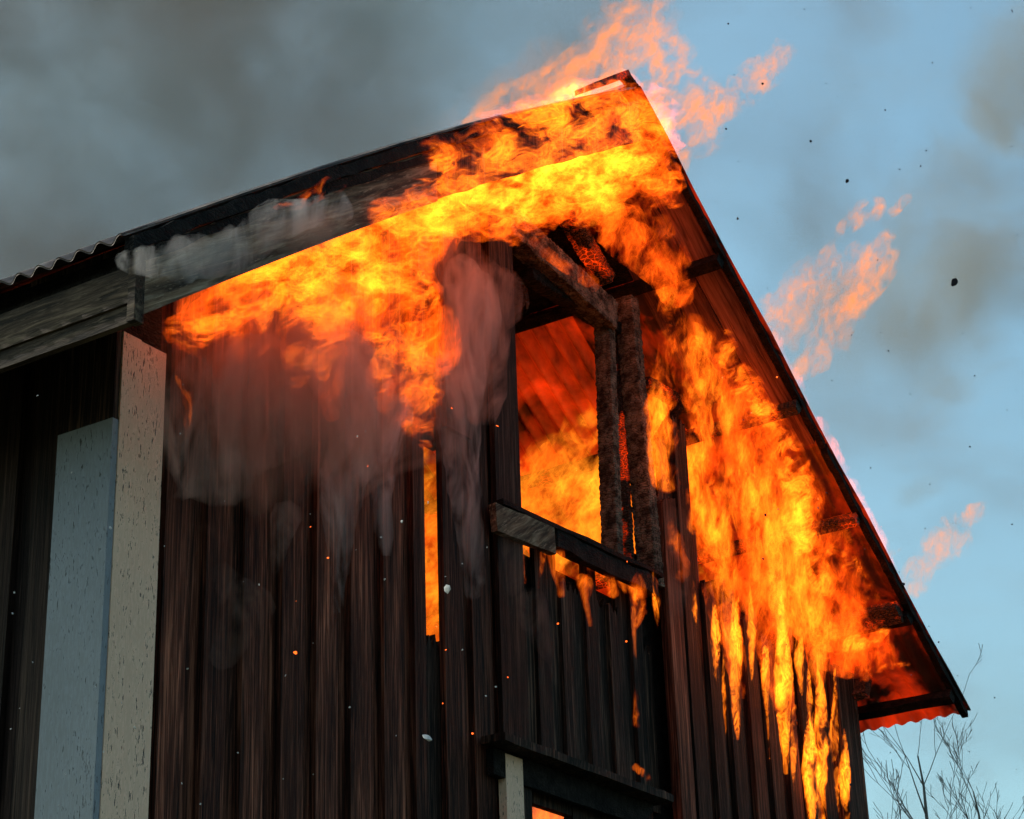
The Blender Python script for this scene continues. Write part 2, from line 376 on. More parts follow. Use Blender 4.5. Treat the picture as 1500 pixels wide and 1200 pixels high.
# side wall boards
y = .172; k = 0
while y < D:
    k += 1; n = 'side_board' if k % 2 else 'side_under_board'
    xf = -.028 if k % 2 else -.004
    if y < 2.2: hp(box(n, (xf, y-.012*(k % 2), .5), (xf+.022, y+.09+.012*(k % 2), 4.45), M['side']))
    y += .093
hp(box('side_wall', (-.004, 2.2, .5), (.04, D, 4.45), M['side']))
hp(box('far_side_wall', (W-.04, .18, .5), (W-.003, D, 4.43), M['plaster']))
mesh = [(0.0, D, .5), (W, D, .5), (W, D, 4.4), (MID, D, 6.1), (0.0, D, 4.4)]
mesh += [(a, b+.05, c) for a, b, c in mesh]
hp(mesh_obj('rear_wall', mesh, [(0, 1, 2, 3, 4), (9, 8, 7, 6, 5), (0, 5, 6, 1), (1, 6, 7, 2), (2, 7, 8, 3), (3, 8, 9, 4), (4, 9, 5, 0)], M['plaster']))
hp(box('foundation', (-.02, -.02, 0), (W+.02, D+.05, .495), M['stone']))
hp(box('attic_floor', (.05, .16, 3.50), (W-.06, D-.02, 3.60), M['plaster']))
hp(box('ground_floor', (.05, .16, .6), (W-.06, D-.02, .7), M['plaster']))

# ---- roof sheets: sine profile along Y, running down the slope
def roof_sheet(side, y0, y1, m, name='roof_sheet', burnt=None):
    amp, wl = (.0095 if y0 < 0 else .017), .0745; n = max(2, int(round((y1-y0)/wl*10))); ns = 14
    xs = [MID + side*(MID+EV)*i/ns for i in range(ns+1)]
    nx, nz = side*SL/math.hypot(1, SL), 1/math.hypot(1, SL)
    v = []; f = []
    for j in range(n+1):
        yy = y0+(y1-y0)*j/n; wv = amp*math.sin(2*math.pi*yy/wl)
        for i, xx in enumerate(xs):
            z = roof_z(xx); jit = .006*math.sin(7*xx+3*yy)*(1 if j == 0 else 0)
            v.append((xx+nx*wv, yy+jit, z+nz*wv)); 
        for i, xx in enumerate(xs):
            z = roof_z(xx)-.003; v.append((xx+nx*(wv-.003), yy, z+nz*(wv-.003)))
    s = 2*(ns+1)
    for j in range(n):
        for i in range(ns):
            a = j*s+i; q = (a, a+1, a+s+1, a+s); b = a+ns+1; p = (b, b+s, b+s+1, b+1)
            f += [q, p] if side > 0 else [q[::-1], p[::-1]]
    for i in range(ns):
        a = i; b = ns+1+i; f.append((a, b, b+1, a+1)); a += n*s; b += n*s; f.append((a, a+1, b+1, b))
    for j in range(n):
        a = j*s+ns; b = a+ns+1; f.append((a, b, b+s, a+s)); a = j*s; b = a+ns+1; f.append((a, a+s, b+s, b))
    return hp(mesh_obj(name, v, f, m, smooth=True))
yy = -OV; i = 0
while yy < D+.3:
    y2 = min(yy+.82, D+.3)
    roof_sheet(-1, yy, y2, M['sheet'])
    roof_sheet(1, yy, y2, M['firelit_iron_dim'] if i == 0 else M['firelit_iron'])
    yy = y2; i += 1
# ridge cap, burnt and curled at the tip
cap = []
for j in range(9):
    yv = -OV+.02+j*.9
    for dx, dz in ((-.16, -.105), (-.08, -.04), (0, .03), (.08, -.04), (.16, -.105)): cap.append((MID+dx, yv, H+dz+.012))
fc = [(5*j+i, 5*j+i+1, 5*j+6+i, 5*j+5+i) for j in range(8) for i in range(4)]
hp(mesh_obj('ridge_cap', cap, fc, M['sheet']))
cur = [on_y(*q, -OV-.012) for q in ((858, 131), (885, 120), (905, 113), (921, 106), (925, 112), (931, 120), (938, 128))]
vv = []
for i, c in enumerate(cur):
    t_ = [.012, .016, .018, .014, .006, .004, .003][i]
    vv += [c+np.array([0, 0, t_]), c-np.array([0, 0, t_]), c+np.array([0, .05, t_]), c+np.array([0, .05, -t_])]
fc = []
for i in range(6):
    a = 4*i; b = a+4; fc += [(a, a+1, b+1, b), (a+2, b+2, b+3, a+3), (a, b, b+2, a+2), (a+1, a+3, b+3, b+1)]
fc += [(0, 2, 3, 1), (24, 25, 27, 26)]
o = hp(mesh_obj('verge_flashing', vv, fc, M['ember'])); o['label'] = 'curled glowing metal strip at the apex'

# ---- barge board, verge strips on left rake
def rake_strip(name, x0, x1, dtop, dbot, y0, y1, m, n=14, wob=0, seed=1):
    rr = random.Random(seed); v = []; f = []
    for i in range(n+1):
        xx = x0+(x1-x0)*i/n; z = roof_z(xx); e1, e2 = rr.uniform(-wob, wob), rr.uniform(-wob, wob)
        v += [(xx, y0, z-dbot+e1), (xx, y0, z-dtop+e2), (xx, y1, z-dtop+e2), (xx, y1, z-dbot+e1)]
    for i in range(n):
        a = 4*i; b = a+4
        f += [(a, b, b+1, a+1), (a+1, b+1, b+2, a+2), (a+2, b+2, b+3, a+3), (a+3, b+3, b, a)]
    f += [(0, 1, 2, 3), (4*n+3, 4*n+2, 4*n+1, 4*n)]
    return hp(mesh_obj(name, v, f, m))
rake_strip('barge_board', -.372, 1.02, .06, .262, -.440, -.415, M['barge'])
o = rake_strip('barge_board', 1.024, 2.48, .06, .255, -.440, -.415, M['charboard'], 22, .004, 5); o['label'] = 'charred upper barge board'
rake_strip('verge_strip', -.43, 1.1, .012, .058, -.462, -.43, M['black'], 30, .006, 3)
rake_strip('verge_strip', 1.104, 2.3, .012, .062, -.462, -.43, M['black'], 30, .010, 4)
rake_strip('verge_strip', -.40, 2.2, .064, .098, -.452, -.4405, M['black'], 30, .008, 9)
rake_strip('verge_strip', 2.62, 4.05, .014, .045, -.435, -.405, M['black'], 40, .009, 6)
rake_strip('verge_strip', 4.062, 5.43, .014, .05, -.437, -.405, M['black'], 40, .007, 8)
# soffit planks under the left overhang and eave
for j in range(3):
    rake_strip('soffit_board', -.36, 2.42, .03, .05, -.41+j*.135, -.41+j*.135+.128, M['charboard'], 12, .002, 20+j)
# right overhang: planks still in place on the upper part, iron bare lower down
for j in range(3):
    rake_strip('soffit_board', 2.6, 4.02-.14*j, .02, .04, -.40+j*.135, -.40+j*.135+.13, M['soffit'], 16, .004, 30+j)
for j, xx in enumerate((2.75, 3.16, 3.82, 4.36, 4.86, 5.28)):
    z = roof_z(xx); ln = -OV+.02
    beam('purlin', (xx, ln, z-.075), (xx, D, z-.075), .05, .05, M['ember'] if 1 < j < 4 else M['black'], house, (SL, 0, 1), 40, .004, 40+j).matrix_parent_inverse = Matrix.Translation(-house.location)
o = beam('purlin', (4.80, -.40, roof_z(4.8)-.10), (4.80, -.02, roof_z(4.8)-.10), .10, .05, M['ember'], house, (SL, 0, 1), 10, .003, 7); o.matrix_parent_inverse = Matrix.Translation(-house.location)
for j, xx in enumerate((2.2, 1.7, 1.2, .7, .2)):
    z = roof_z(xx); beam('purlin', (xx, -.40, z-.08), (xx, D, z-.08), .05, .05, M['black'], house, (-SL, 0, 1), 8, .003, 50+j).matrix_parent_inverse = Matrix.Translation(-house.location)
for j in range(3):
    xx = 2.56+j*.2; hp(mesh_obj('ceiling_board', [(a_, y_, roof_z(a_)-d_) for d_ in (.035, .05) for a_, y_ in ((xx, .0), (xx+.19, .0), (xx+.19, D), (xx, D))], QF, M['black']))
# rafters inside
for j in range(6):
    yv = .12+j*1.1
    for sgn in (-1, 1):
        if j == 0: continue
        xe = MID+sgn*2.5; beam('rafter', (MID+sgn*.04, yv, H-.2), (xe, yv, roof_z(xe)-.19), .05, .11, M['ember'] if sgn > 0 else M['black'], house, (0, 0, 1), 16, .005, 80+j).matrix_parent_inverse = Matrix.Translation(-house.location)
# eave fascia box on the left side
for nm, z0, z1, x0, x1, ll in (('fascia_board', 4.125, 4.235, -.405, -.380, None), ('fascia_board', 4.07, 4.122, -.398, -.376, None)):
    hp(box(nm, (x0, -.43, z0), (x1, D, z1), M['fascia']))
hp(box('fascia_end', (-.412, -.458, 4.065), (-.376, -.432, 4.25), M['fascia']))
hp(box('wall_plate', (-.02, .21, 4.452), (.05, D-.01, 4.56), M['black']))
hp(box('eave_lining', (-.30, .0, 4.33), (-.03, D, 4.345), M['black']))
hp(box('eave_light_block', (-.345, -.41, 4.20), (-.325, D, 4.345), M['black']))  # added black board, keeps attic firelight off the eave underside
hp(box('eave_plate', (-.36, -.40, 4.24), (-.30, D, 4.28), M['black']))
# bracket block at right eave
hp(beam('eave_bracket', (4.99, -.08, 4.34), (5.10, -.06, 4.50), .05, .07, M['ember'], None, (0, 1, 0), 4, .006, 3))

# ---- charred frame of the gable (upper window, braces)
def gator(name, a, b, wid, dep, m, rows=.024, cols=3, seed=1, wear=.006):
    """charred timber with pillowed, cracked blocks as real relief. a->b axis, width along X-ish, depth along Y"""
    a, b = Vector(a), Vector(b); d = (b-a); L = d.length; d.normalize()
    yv = Vector((0, 1, 0)); s = d.cross(yv).normalized(); rr = random.Random(seed)
    nr = max(4, int(L/rows)); v = []; f = []
    ring = []
    # perimeter samples (u across, w depth): front face cols*3, sides 2 blocks, back
    per = []
    for c in range(cols):
        for q in (0.06, .5, .94): per.append((-.5+(c+q)/cols, -.5, q == .5))
    for q in (.06, .5, .94): per.append((.5, -.5+q, q == .5))
    for q in (.94, .06): per.append((-.5+q, .5, False))
    for q in (.94, .5, .06): per.append((-.5, -.5+q, q == .5))
    n = len(per)
    js = [0]
    for r_ in range(nr):
        js += []
    rows_t = []
    t0 = 0
    while t0 < L:
        h = rows*rr.uniform(.7, 1.4); rows_t.append((t0, min(L, t0+h))); t0 += h
    ri = 0; off = [rr.uniform(-.25, .25) for _ in range(n)]
    for (ta, tb) in rows_t:
        blk = [rr.uniform(-wear, wear) for _ in range(n)]
        for q, dep_ in ((.08, -.001), (.5, .0006), (.92, -.001)):
            for i_, (u_, w_, midp) in enumerate(per):
                pos = ta+(tb-ta)*(q)+(rows*.35*off[i_] if 0 < ta < L-rows else 0)
                grow = dep_ + (.0012 if midp else -.0018) + blk[i_//3*3 % n]*.3
                c = a+d*pos+s*(u_*(wid+2*grow))+yv*(w_*(dep+2*grow)); v.append(c)
            ri += 1
    for j in range(ri-1):
        for i_ in range(n):
            f.append((j*n+i_, j*n+(i_+1) % n, (j+1)*n+(i_+1) % n, (j+1)*n+i_))
    f.append(tuple(range(n-1, -1, -1))); f.append(tuple((ri-1)*n+i_ for i_ in range(n)))
    return hp(mesh_obj(name, v, f, m))
def P(px, py, y=0.0): return tuple(on_y(px, py, y))
gator('window_post', P(955, 862, .0), P(917, 438, .0), .072, .09, M['char'], .026, 3, 1)
gator('window_post', P(898, 830, .03), P(885, 470, .03), .055, .08, M['char'], .022, 2, 2)
gator('window_post', P(921, 840, .07), P(900, 470, .07), .035, .05, M['ember'], .022, 2, 3)
gator('collar_beam', P(736, 322, .01), P(892, 466, .01), .14, .09, M['char'], .03, 4, 4)
gator('brace', P(770, 402, .05), P(915, 492, .05), .055, .07, M['black'], .03, 2, 5)
gator('rafter', P(822, 300, .06), P(888, 412, .06), .07, .08, M['ember'], .026, 3, 6)
gator('rafter', P(945, 560, .10), P(1012, 600, .10), .05, .06, M['ember'], .026, 2, 7)
gator('rafter', P(962, 505, .14), P(1018, 640, .14), .06, .06, M['ember'], .026, 3, 17)
gator('stud', P(999, 900, .06), P(989, 640, .06), .035, .06, M['black'], .026, 2, 8)
gator('brace', P(955, 660, .08), P(1000, 585, .08), .035, .05, M['black'], .026, 2, 9)
gator('stud', P(1058, 1000, .06), P(1052, 850, .06), .04, .06, M['black'], .026, 2, 11)
gator('stud', P(1140, 1040, .06), P(1136, 800, .06), .04, .06, M['ember'], .026, 2, 12)
# upper window sill: a surviving pale length, then charred
def sill(name, p0, p1, hgt, th, m, dy=.0, jag=0):
    a = np.array(P(*p0, -.06+dy)); b = np.array(P(*p1, -.06+dy))
    return beam(name, a-np.array([0, 0, hgt/2]), b-np.array([0, 0, hgt/2]), th, hgt, m, house, (0, 0, 1), 8, jag, int(p0[0]))
for a_ in ((('window_sill'), (722, 738), (808, 774), .105, .028, M['barge'], 0, .002), ('window_sill', (809, 776), (958, 848), .075, .035, M['black'], .01, .006), ('sill_top', (722, 735), (958, 843), .018, .09, M['black'], .03, .003)):
    o = sill(*a_); o.matrix_parent_inverse = Matrix.Translation(-house.location)

# ---- lower window
hood0, hood1 = np.array(P(720, 1070, -.09)), np.array(P(984, 1160, -.09))
def hb(name, a, b, wid, hgt, m, seg=12, rough=.002, rs=0): 
    o = beam(name, a, b, wid, hgt, m, house, (0, 0, 1), seg, rough, rs); o.matrix_parent_inverse = Matrix.Translation(-house.location); return o
ha_, hb_ = P(719, 1074, -.135), P(986, 1166, -.135); HX0, HX1 = 1.80, hb_[0]; zh = (ha_[2]+hb_[2])/2-.02
hb('window_hood', (HX0, -.085, zh+.02), (HX1, -.085, zh+.02), .10, .028, M['charboard'], 16, .003, 61)
hb('window_head', (HX0+.04, -.045, zh-.045), (HX1-.03, -.045, zh-.045), .03, .095, M['black'], 12, .002, 62)
hp(box('window_jamb', (1.912, -.062, 2.2), (2.02, -.030, zh-.005), M['cream']))
hp(box('window_jamb', (2.985, -.062, 2.2), (3.05, -.030, zh-.095), M['paint']))
lw = bpy.data.objects.new('window_frame', bpy.data.meshes.new('window_frame')); bm = bmesh.new()
def bb(lo, hi):
    m_ = Matrix.Translation([(a+b)/2 for a, b in zip(lo, hi)]) @ Matrix.Diagonal([b-a for a, b in zip(lo, hi)]+[1]); bmesh.ops.create_cube(bm, size=1, matrix=m_)
bb((2.03, -.02, 3.378), (3.0, .03, 3.462)); bb((2.03, -.02, 2.2), (2.07, .03, 3.375)); bb((2.96, -.02, 2.2), (3.0, .03, 3.375))
bb((2.42, -.015, 2.2), (2.48, .025, 3.375)); bb((2.073, -.012, 3.325), (2.417, .02, 3.372)); bb((2.483, -.012, 3.325), (2.957, .02, 3.372)); bb((2.03, -.02, 2.15), (3.0, .03, 2.197))
bm.to_mesh(lw.data); bm.free(); lw.data.materials.append(M['charboard']); link(lw); hp(lw)
for a, b in ((2.072, 2.418), (2.482, 2.958)):
    o = box('pane', (a, .004, 2.2), (b, .008, 3.323), M['glass'], lw)

# ------------------------------------------------------------------ numpy noise + flame bodies
LAT = rng.random((32, 32, 32)).astype(np.float32)*2-1
def vnoise(p):
    i = np.floor(p).astype(np.int32); f = (p-i).astype(np.float32); f = f*f*(3-2*f); i &= 31; j = (i+1) & 31
    x0, y0, z0 = i[..., 0], i[..., 1], i[..., 2]; x1, y1, z1 = j[..., 0], j[..., 1], j[..., 2]
    fx, fy, fz = f[..., 0], f[..., 1], f[..., 2]
    a = LAT[x0, y0, z0]*(1-fx)+LAT[x1, y0, z0]*fx; b = LAT[x0, y1, z0]*(1-fx)+LAT[x1, y1, z0]*fx
    c = LAT[x0, y0, z1]*(1-fx)+LAT[x1, y0, z1]*fx; d = LAT[x0, y1, z1]*(1-fx)+LAT[x1, y1, z1]*fx
    a = a*(1-fy)+b*fy; c = c*(1-fy)+d*fy
    return a*(1-fz)+c*fz
def fbm(p, o=3):
    s = 0; a = 1; t_ = 0
    for k_ in range(o): s = s+a*vnoise(p*(2.03**k_)+17.3*k_); t_ += a; a *= .55
    return s/t_
import openvdb
def flame(name, label, strokes, flow=(0, 0, 1), vox=.012, amp=1.0, freq=7.0, stretch=2.4, iso=.12, core=.58, outer=None, cmat=None, group=None, seed=0, depth=1.0, ymax=None, kind=None):
    """strokes: (p0, p1, r0, r1) in metres; swept tapered bodies torn by warped, flow-stretched turbulence"""
    st = [(np.array(a, float), np.array(b, float), r0_, r1_) for a, b, r0_, r1_ in strokes]
    lo = np.min([np.minimum(a, b)-max(r, q)*1.05 for a, b, r, q in st], 0); hi = np.max([np.maximum(a, b)+max(r, q)*1.05 for a, b, r, q in st], 0)
    n = np.ceil((hi-lo)/vox).astype(int)+1
    Sf = np.full(n, -1, np.float32)
    for a, b, r1_, r2_ in st:
        rm = max(r1_, r2_)*1.05; l = np.maximum(0, ((np.minimum(a, b)-rm-lo)/vox).astype(int)); h = np.minimum(n, ((np.maximum(a, b)+rm-lo)/vox).astype(int)+2)
        g_ = np.stack(np.meshgrid(*[np.arange(l[k_], h[k_])*vox+lo[k_] for k_ in range(3)], indexing='ij'), -1).astype(np.float32)
        gs = (g_+seed*5.1).astype(np.float32)*3.6; wob = np.stack([vnoise(gs), .3*vnoise(gs+9.5), vnoise(gs+21.3)], -1)*min(.07, rm*.55)
        ab = b-a; L2 = max(1e-9, ab@ab); tt = np.clip(((g_-a)@ab)/L2, 0, 1)
        q = g_+wob-(a+tt[..., None]*ab); q[..., 1] /= depth
        rr_ = r1_+(r2_-r1_)*tt; v_ = 1-np.sqrt((q*q).sum(-1))/rr_
        sub = Sf[l[0]:h[0], l[1]:h[1], l[2]:h[2]]; np.maximum(sub, v_, out=sub)
    idx = np.argwhere(Sf > -.0)
    p = (idx*vox+lo).astype(np.float32)+seed*3.7
    F = np.array(flow, float); F /= np.linalg.norm(F)
    # stretched coordinates along flow
    al = p@F; q = p-np.outer(al, F)*(1-1/stretch)
    wx = np.stack([fbm(q*freq*.55+31, 2), fbm(q*freq*.55+57, 2), fbm(q*freq*.55+91, 2)], -1)
    q2 = (q*freq+wx*1.3).astype(np.float32)
    n1 = fbm(q2, 2); n2 = 1-2.6*np.abs(fbm(q2*1.9+5, 3)); 
    s_ = Sf[idx[:, 0], idx[:, 1], idx[:, 2]]
    n3 = fbm(q2*4.1+9, 2)
    n0 = fbm(q*freq*.33+71, 2)
    val = s_*1.3+amp*(.7*n0+.5*n1+.38*n2+.25*n3)-.06
    A = np.full(n+2, -1, np.float32); A[idx[:, 0]+1, idx[:, 1]+1, idx[:, 2]+1] = val
    if ymax is not None:
        kcut = int((ymax-lo[1])/vox)+1; A[:, max(kcut, 0):, :] = -1
    out = []
    if outer is None: tg_ = 'd' if abs(flow[0]) > .3 else 'u'; outer, cmat = 'flame_outer_'+tg_, ('flame_core_'+tg_ if core < 5 else None)
    if core > 5: cmat = None
    for lev, mn in ((iso, outer), (core, cmat)):
        if mn is None: continue
        gr = openvdb.FloatGrid(1.0); gr.copyFromArray(np.ascontiguousarray(lev-A)); gr.gridClass = openvdb.GridClass.LEVEL_SET
        pts, quads = gr.convertToQuads(0.0, )
        if len(quads) == 0: out.append(None); continue
        pts = (pts-1)*vox+lo; quads = quads[:, ::-1]
        me = bpy.data.meshes.new(name); me.vertices.add(len(pts)); me.vertices.foreach_set('co', pts.astype(np.float32).ravel())
        me.loops.add(quads.size); me.loops.foreach_set('vertex_index', quads.astype(np.int32).ravel())
        me.polygons.add(len(quads)); me.polygons.foreach_set('loop_start', np.arange(0, quads.size, 4, dtype=np.int32))
        me.update(calc_edges=True); me.validate(); me.materials.append(M[mn]); me.shade_smooth()
        nm = name if not out else 'flame_core'
        ob = bpy.data.objects.new(nm, me); out.append(ob); link(ob, out[0] if len(out) > 1 else None)
    STAT.append((name, [len(o_.data.polygons) if o_ else 0 for o_ in out]))
    tag(out[0], label, 'flame', group, kind)
    return out[0]
STAT = []; GROW = 1.22
def strokes(lst, y, mpp=None):
    """(px,py,r_px, px,py,r_px[, y]) measured on the photo, placed on the plane at depth y"""
    res = []
    for s_ in lst:
        yy_ = s_[6] if len(s_) > 6 else y
        a, b = on_y(s_[0], s_[1], yy_), on_y(s_[3], s_[4], yy_)
        ka = (a-CAM)@fw/FPX; kb = (b-CAM)@fw/FPX
        res.append((a, b, s_[2]*ka*GROW, s_[5]*kb*GROW))
    return res

flame('eave_flame', 'broad yellow-orange flame rolling under the left bargeboard', strokes([
    (262, 452, 28, 340, 428, 48), (340, 428, 48, 450, 385, 62), (450, 385, 66, 600, 325, 66), (600, 325, 62, 760, 262, 62), (760, 262, 62, 900, 205, 70),
    (460, 410, 62, 452, 520, 34), (452, 520, 34, 440, 575, 10), (490, 430, 34, 480, 560, 12), (295, 450, 30, 280, 500, 8), (385, 430, 24, 388, 510, 6),
    (570, 370, 60, 615, 430, 34), (600, 400, 30, 606, 640, 12), (625, 520, 34, 630, 640, 14), (345, 440, 30, 335, 500, 8), (545, 450, 26, 560, 560, 20)], -.2),
    flow=(1, 0, .55), depth=1.0, seed=1, ymax=-.05)
flame('rake_flame', 'flame sheet washing over the bargeboard up to the apex', strokes([
    (590, 226, 10, 700, 210, 42), (700, 210, 42, 800, 185, 55), (800, 190, 60, 900, 160, 60), (900, 165, 58, 960, 190, 60), (400, 305, 6, 500, 268, 16),
    (560, 320, 20, 680, 290, 50), (640, 250, 40, 760, 240, 60), (880, 230, 70, 960, 250, 66), (930, 210, 60, 985, 275, 40), (600, 290, 20, 640, 230, 30), (840, 270, 70, 900, 300, 50)], -.48),
    flow=(1, 0, .6), depth=.55, seed=2, amp=.9)
flame('wall_flame', 'tall flame curtain licking over the burnt right wall boards', strokes([
    (1000, 440, 20, 1020, 510, 42), (1020, 510, 46, 1045, 600, 40), (1045, 600, 34, 1060, 680, 26), (965, 390, 26, 975, 460, 20), (968, 640, 26, 975, 700, 20), (975, 500, 16, 958, 610, 20),
    (1085, 660, 30, 1120, 740, 44), (1120, 740, 48, 1140, 840, 50), (1140, 840, 44, 1148, 930, 26), (1040, 740, 24, 1060, 860, 32), (1060, 860, 30, 1075, 960, 18), (1020, 720, 20, 1015, 770, 14),
    (1180, 860, 26, 1205, 940, 30), (1205, 930, 26, 1200, 1000, 14), (940, 860, 20, 930, 925, 6), (862, 850, 12, 862, 910, 4), (985, 780, 14, 1000, 830, 18)], -.12),
    flow=(.15, 0, 1), depth=.8, seed=3, amp=1.0)
dr = [(1018, 870, 920, 5), (1046, 880, 1010, 8), (1062, 950, 1105, 4), (1078, 860, 1085, 13), (1100, 880, 1000, 8), (1124, 900, 1110, 7), (1148, 900, 1130, 13), (1160, 1000, 1160, 8), (1172, 930, 1020, 8), (1186, 970, 1120, 5), (1202, 960, 1260, 11), (1224, 1000, 1190, 7), (1238, 1080, 1240, 9), (960, 860, 930, 7), (1188, 1060, 1230, 13)]
GROW = 1.0
for i, (x_, ya, yb, r_) in enumerate(dr):
    ORD = ['nearest', 'second', 'third', 'fourth', 'fifth', 'sixth', 'seventh', 'eighth', 'ninth', 'tenth', 'eleventh', 'twelfth', 'thirteenth', 'fourteenth', 'fifteenth'][sorted([-q_[0] for q_ in dr]).index(-x_)]
    flame('drip_flame', ('vertical lick of fire on the right wall, '+ORD+(' to' if ORD == 'nearest' else ' from')+' the right house corner'), strokes([(x_-2, ya-25, r_*.3, x_+3*math.sin(i*2.1), ya*.6+yb*.4, r_), (x_+3*math.sin(i*2.1), ya*.6+yb*.4, r_, x_+3, yb, r_*.3)], -.075), flow=(.05, 0, 1), depth=1.2, vox=.006, seed=40+i, amp=.75, freq=13, outer='lick', cmat='lick_core', iso=.12, core=.3, group='vertical licks of flame on the right wall')
GROW = 1.22
flame('gable_flame', 'orange fire filling the burnt gable right of the charred window posts', strokes([(985, 330, 26, 1010, 430, 44), (1000, 430, 44, 980, 560, 34), (960, 560, 30, 965, 760, 24), (1020, 560, 40, 1010, 720, 40), (1040, 620, 40, 1060, 800, 44)], .16), flow=(.2, 0, 1), depth=.8, seed=31, vox=.014, core=.75)
flame('sill_flame', 'small flames licking through the board tops under the upper window sill', strokes([(762, 800, 8, 768, 850, 4), (800, 800, 6, 790, 860, 3), (820, 810, 14, 826, 870, 6), (856, 850, 9, 866, 915, 4), (880, 830, 16, 900, 870, 10), (925, 850, 16, 945, 900, 8), (930, 1122, 5, 950, 1140, 6)], -.03), vox=.008, seed=32, amp=.8, freq=11, iso=.12, core=.45)
flame('soffit_flame', 'orange flame spreading under the right roof overhang', strokes([
    (1105, 460, 8, 1060, 495, 16), (1090, 560, 22, 1150, 640, 34), (1150, 640, 34, 1170, 720, 30), (1215, 800, 10, 1290, 850, 16), (1170, 760, 30, 1210, 850, 26), (1195, 955, 16, 1300, 925, 15),
    (1070, 520, 30, 1110, 590, 34), (1240, 830, 10, 1280, 812, 8), (1240, 990, 4, 1330, 970, 6)], -.30),
    flow=(.8, 0, .35), depth=.6, seed=4, amp=1.0)
flame('attic_flame', 'bright yellow fire burning inside the attic behind the upper window', strokes([
    (690, 720, 46, 880, 680, 40), (700, 740, 60, 900, 720, 50), (720, 800, 50, 900, 780, 60), (750, 400, 16, 800, 385, 20), (600, 640, 40, 660, 840, 50), (620, 800, 60, 640, 960, 60), (880, 640, 60, 1000, 720, 90), (960, 560, 80, 1060, 760, 100), (1060, 640, 70, 1150, 860, 90), (1000, 800, 80, 1200, 900, 90)], .55),
    flow=(.6, 0, .5), depth=.8, vox=.02, seed=5, amp=.9, freq=5, outer='attic_fire', cmat='attic_core')
flame('ember_flame', 'dim red flames creeping over the lower underside of the right roof slope', strokes([
    (1080, 480, 36, 1180, 700, 60), (1180, 700, 66, 1270, 860, 60), (1090, 600, 60, 1160, 860, 70), (1190, 900, 60, 1290, 960, 46), (1180, 620, 50, 1250, 780, 30), (1120, 860, 60, 1150, 1020, 30), (1060, 900, 30, 1075, 1000, 16), (960, 300, 60, 1000, 400, 40), (890, 330, 40, 980, 410, 42), (780, 350, 12, 870, 420, 14), (930, 280, 40, 1010, 330, 40), (1130, 520, 40, 1300, 860, 34)], -.22),
    flow=(.5, 0, .5), depth=.5, vox=.02, seed=14, outer='dim_fire', core=9)
flame('ember_flame', 'dim red flames in the smoke below the eave fire on the left', strokes([
    (480, 440, 50, 620, 470, 60), (600, 380, 40, 660, 330, 30), (300, 470, 40, 400, 480, 40), (470, 520, 40, 480, 600, 20), (560, 560, 30, 600, 600, 40)], -.12),
    flow=(.2, 0, .8), depth=.6, vox=.02, seed=15, outer='dim_fire', core=9)
flame('room_flame', 'fire seen through the broken pane of the lower window', strokes([(760, 1190, 40, 850, 1230, 50)], .2), seed=6, flow=(0, 0, 1))
flame('corner_flame', 'thin vertical lick of flame in the joint beside the left corner board', strokes([(245, 540, 5, 272, 570, 7), (272, 570, 8, 276, 640, 9), (276, 640, 8, 274, 700, 4)], -.05), vox=.006, seed=7, amp=.5, iso=.15, core=.35)
flame('crack_flame', 'vertical line of fire in the board crack right of the slit', strokes([(630, 360, 3, 632, 560, 4), (632, 560, 4, 632, 640, 2)], -.055), vox=.006, seed=8, amp=.4, iso=.1, core=.3)
flame('crack_flame', 'narrow flame in the board joint right of the lower window', strokes([(926, 890, 5, 928, 970, 3), (930, 970, 3, 932, 1060, 6)], -.05), vox=.006, seed=9, amp=.5, iso=.1, core=.3)
# flames blown over the ridge against the sky: thinner, paler
flame('ridge_flame', 'pale pink flame tongues streaming off the ridge', strokes([
    (640, 200, 8, 760, 150, 26), (760, 150, 26, 880, 100, 40), (870, 100, 44, 940, 40, 50), (930, 30, 50, 980, 70, 30), (960, 110, 60, 1010, 170, 40), (1000, 160, 36, 1060, 150, 22), (1020, 200, 30, 1000, 240, 16)], .3),
    flow=(.7, 0, .7), depth=1.2, vox=.02, outer='sky_flame', cmat='sky_flame', seed=10, amp=.9, iso=.3, core=.55)
for i, (lab, st_) in enumerate([
    ('detached pale flame puff high in the sky right of the apex', [(1100, 130, 22, 1125, 95, 24), (1125, 95, 24, 1150, 65, 10)]),
    ('detached flame puff in the sky at the middle right', [(1240, 335, 12, 1270, 315, 22), (1270, 315, 22, 1290, 300, 12), (1310, 310, 8, 1330, 290, 8)]),
    ('large orange flame swirl blown clear of the right roof edge', [(1130, 480, 26, 1180, 420, 34), (1180, 410, 34, 1215, 370, 14), (1200, 490, 40, 1280, 390, 26), (1180, 540, 22, 1230, 470, 34), (1280, 390, 20, 1300, 350, 10)]),
    ('faint pink flame wisp beside the lower right roof edge', [(1330, 850, 14, 1390, 800, 26), (1390, 800, 26, 1425, 745, 12), (1300, 810, 8, 1325, 800, 4)])]):
    flame('flame_puff', lab, strokes(st_, -.1), flow=(.6, 0, .8), depth=1.5, vox=.014, outer='sky_flame', cmat='sky_flame', seed=20+i, amp=.9, iso=.25, core=.5, group='flames torn loose in the air')

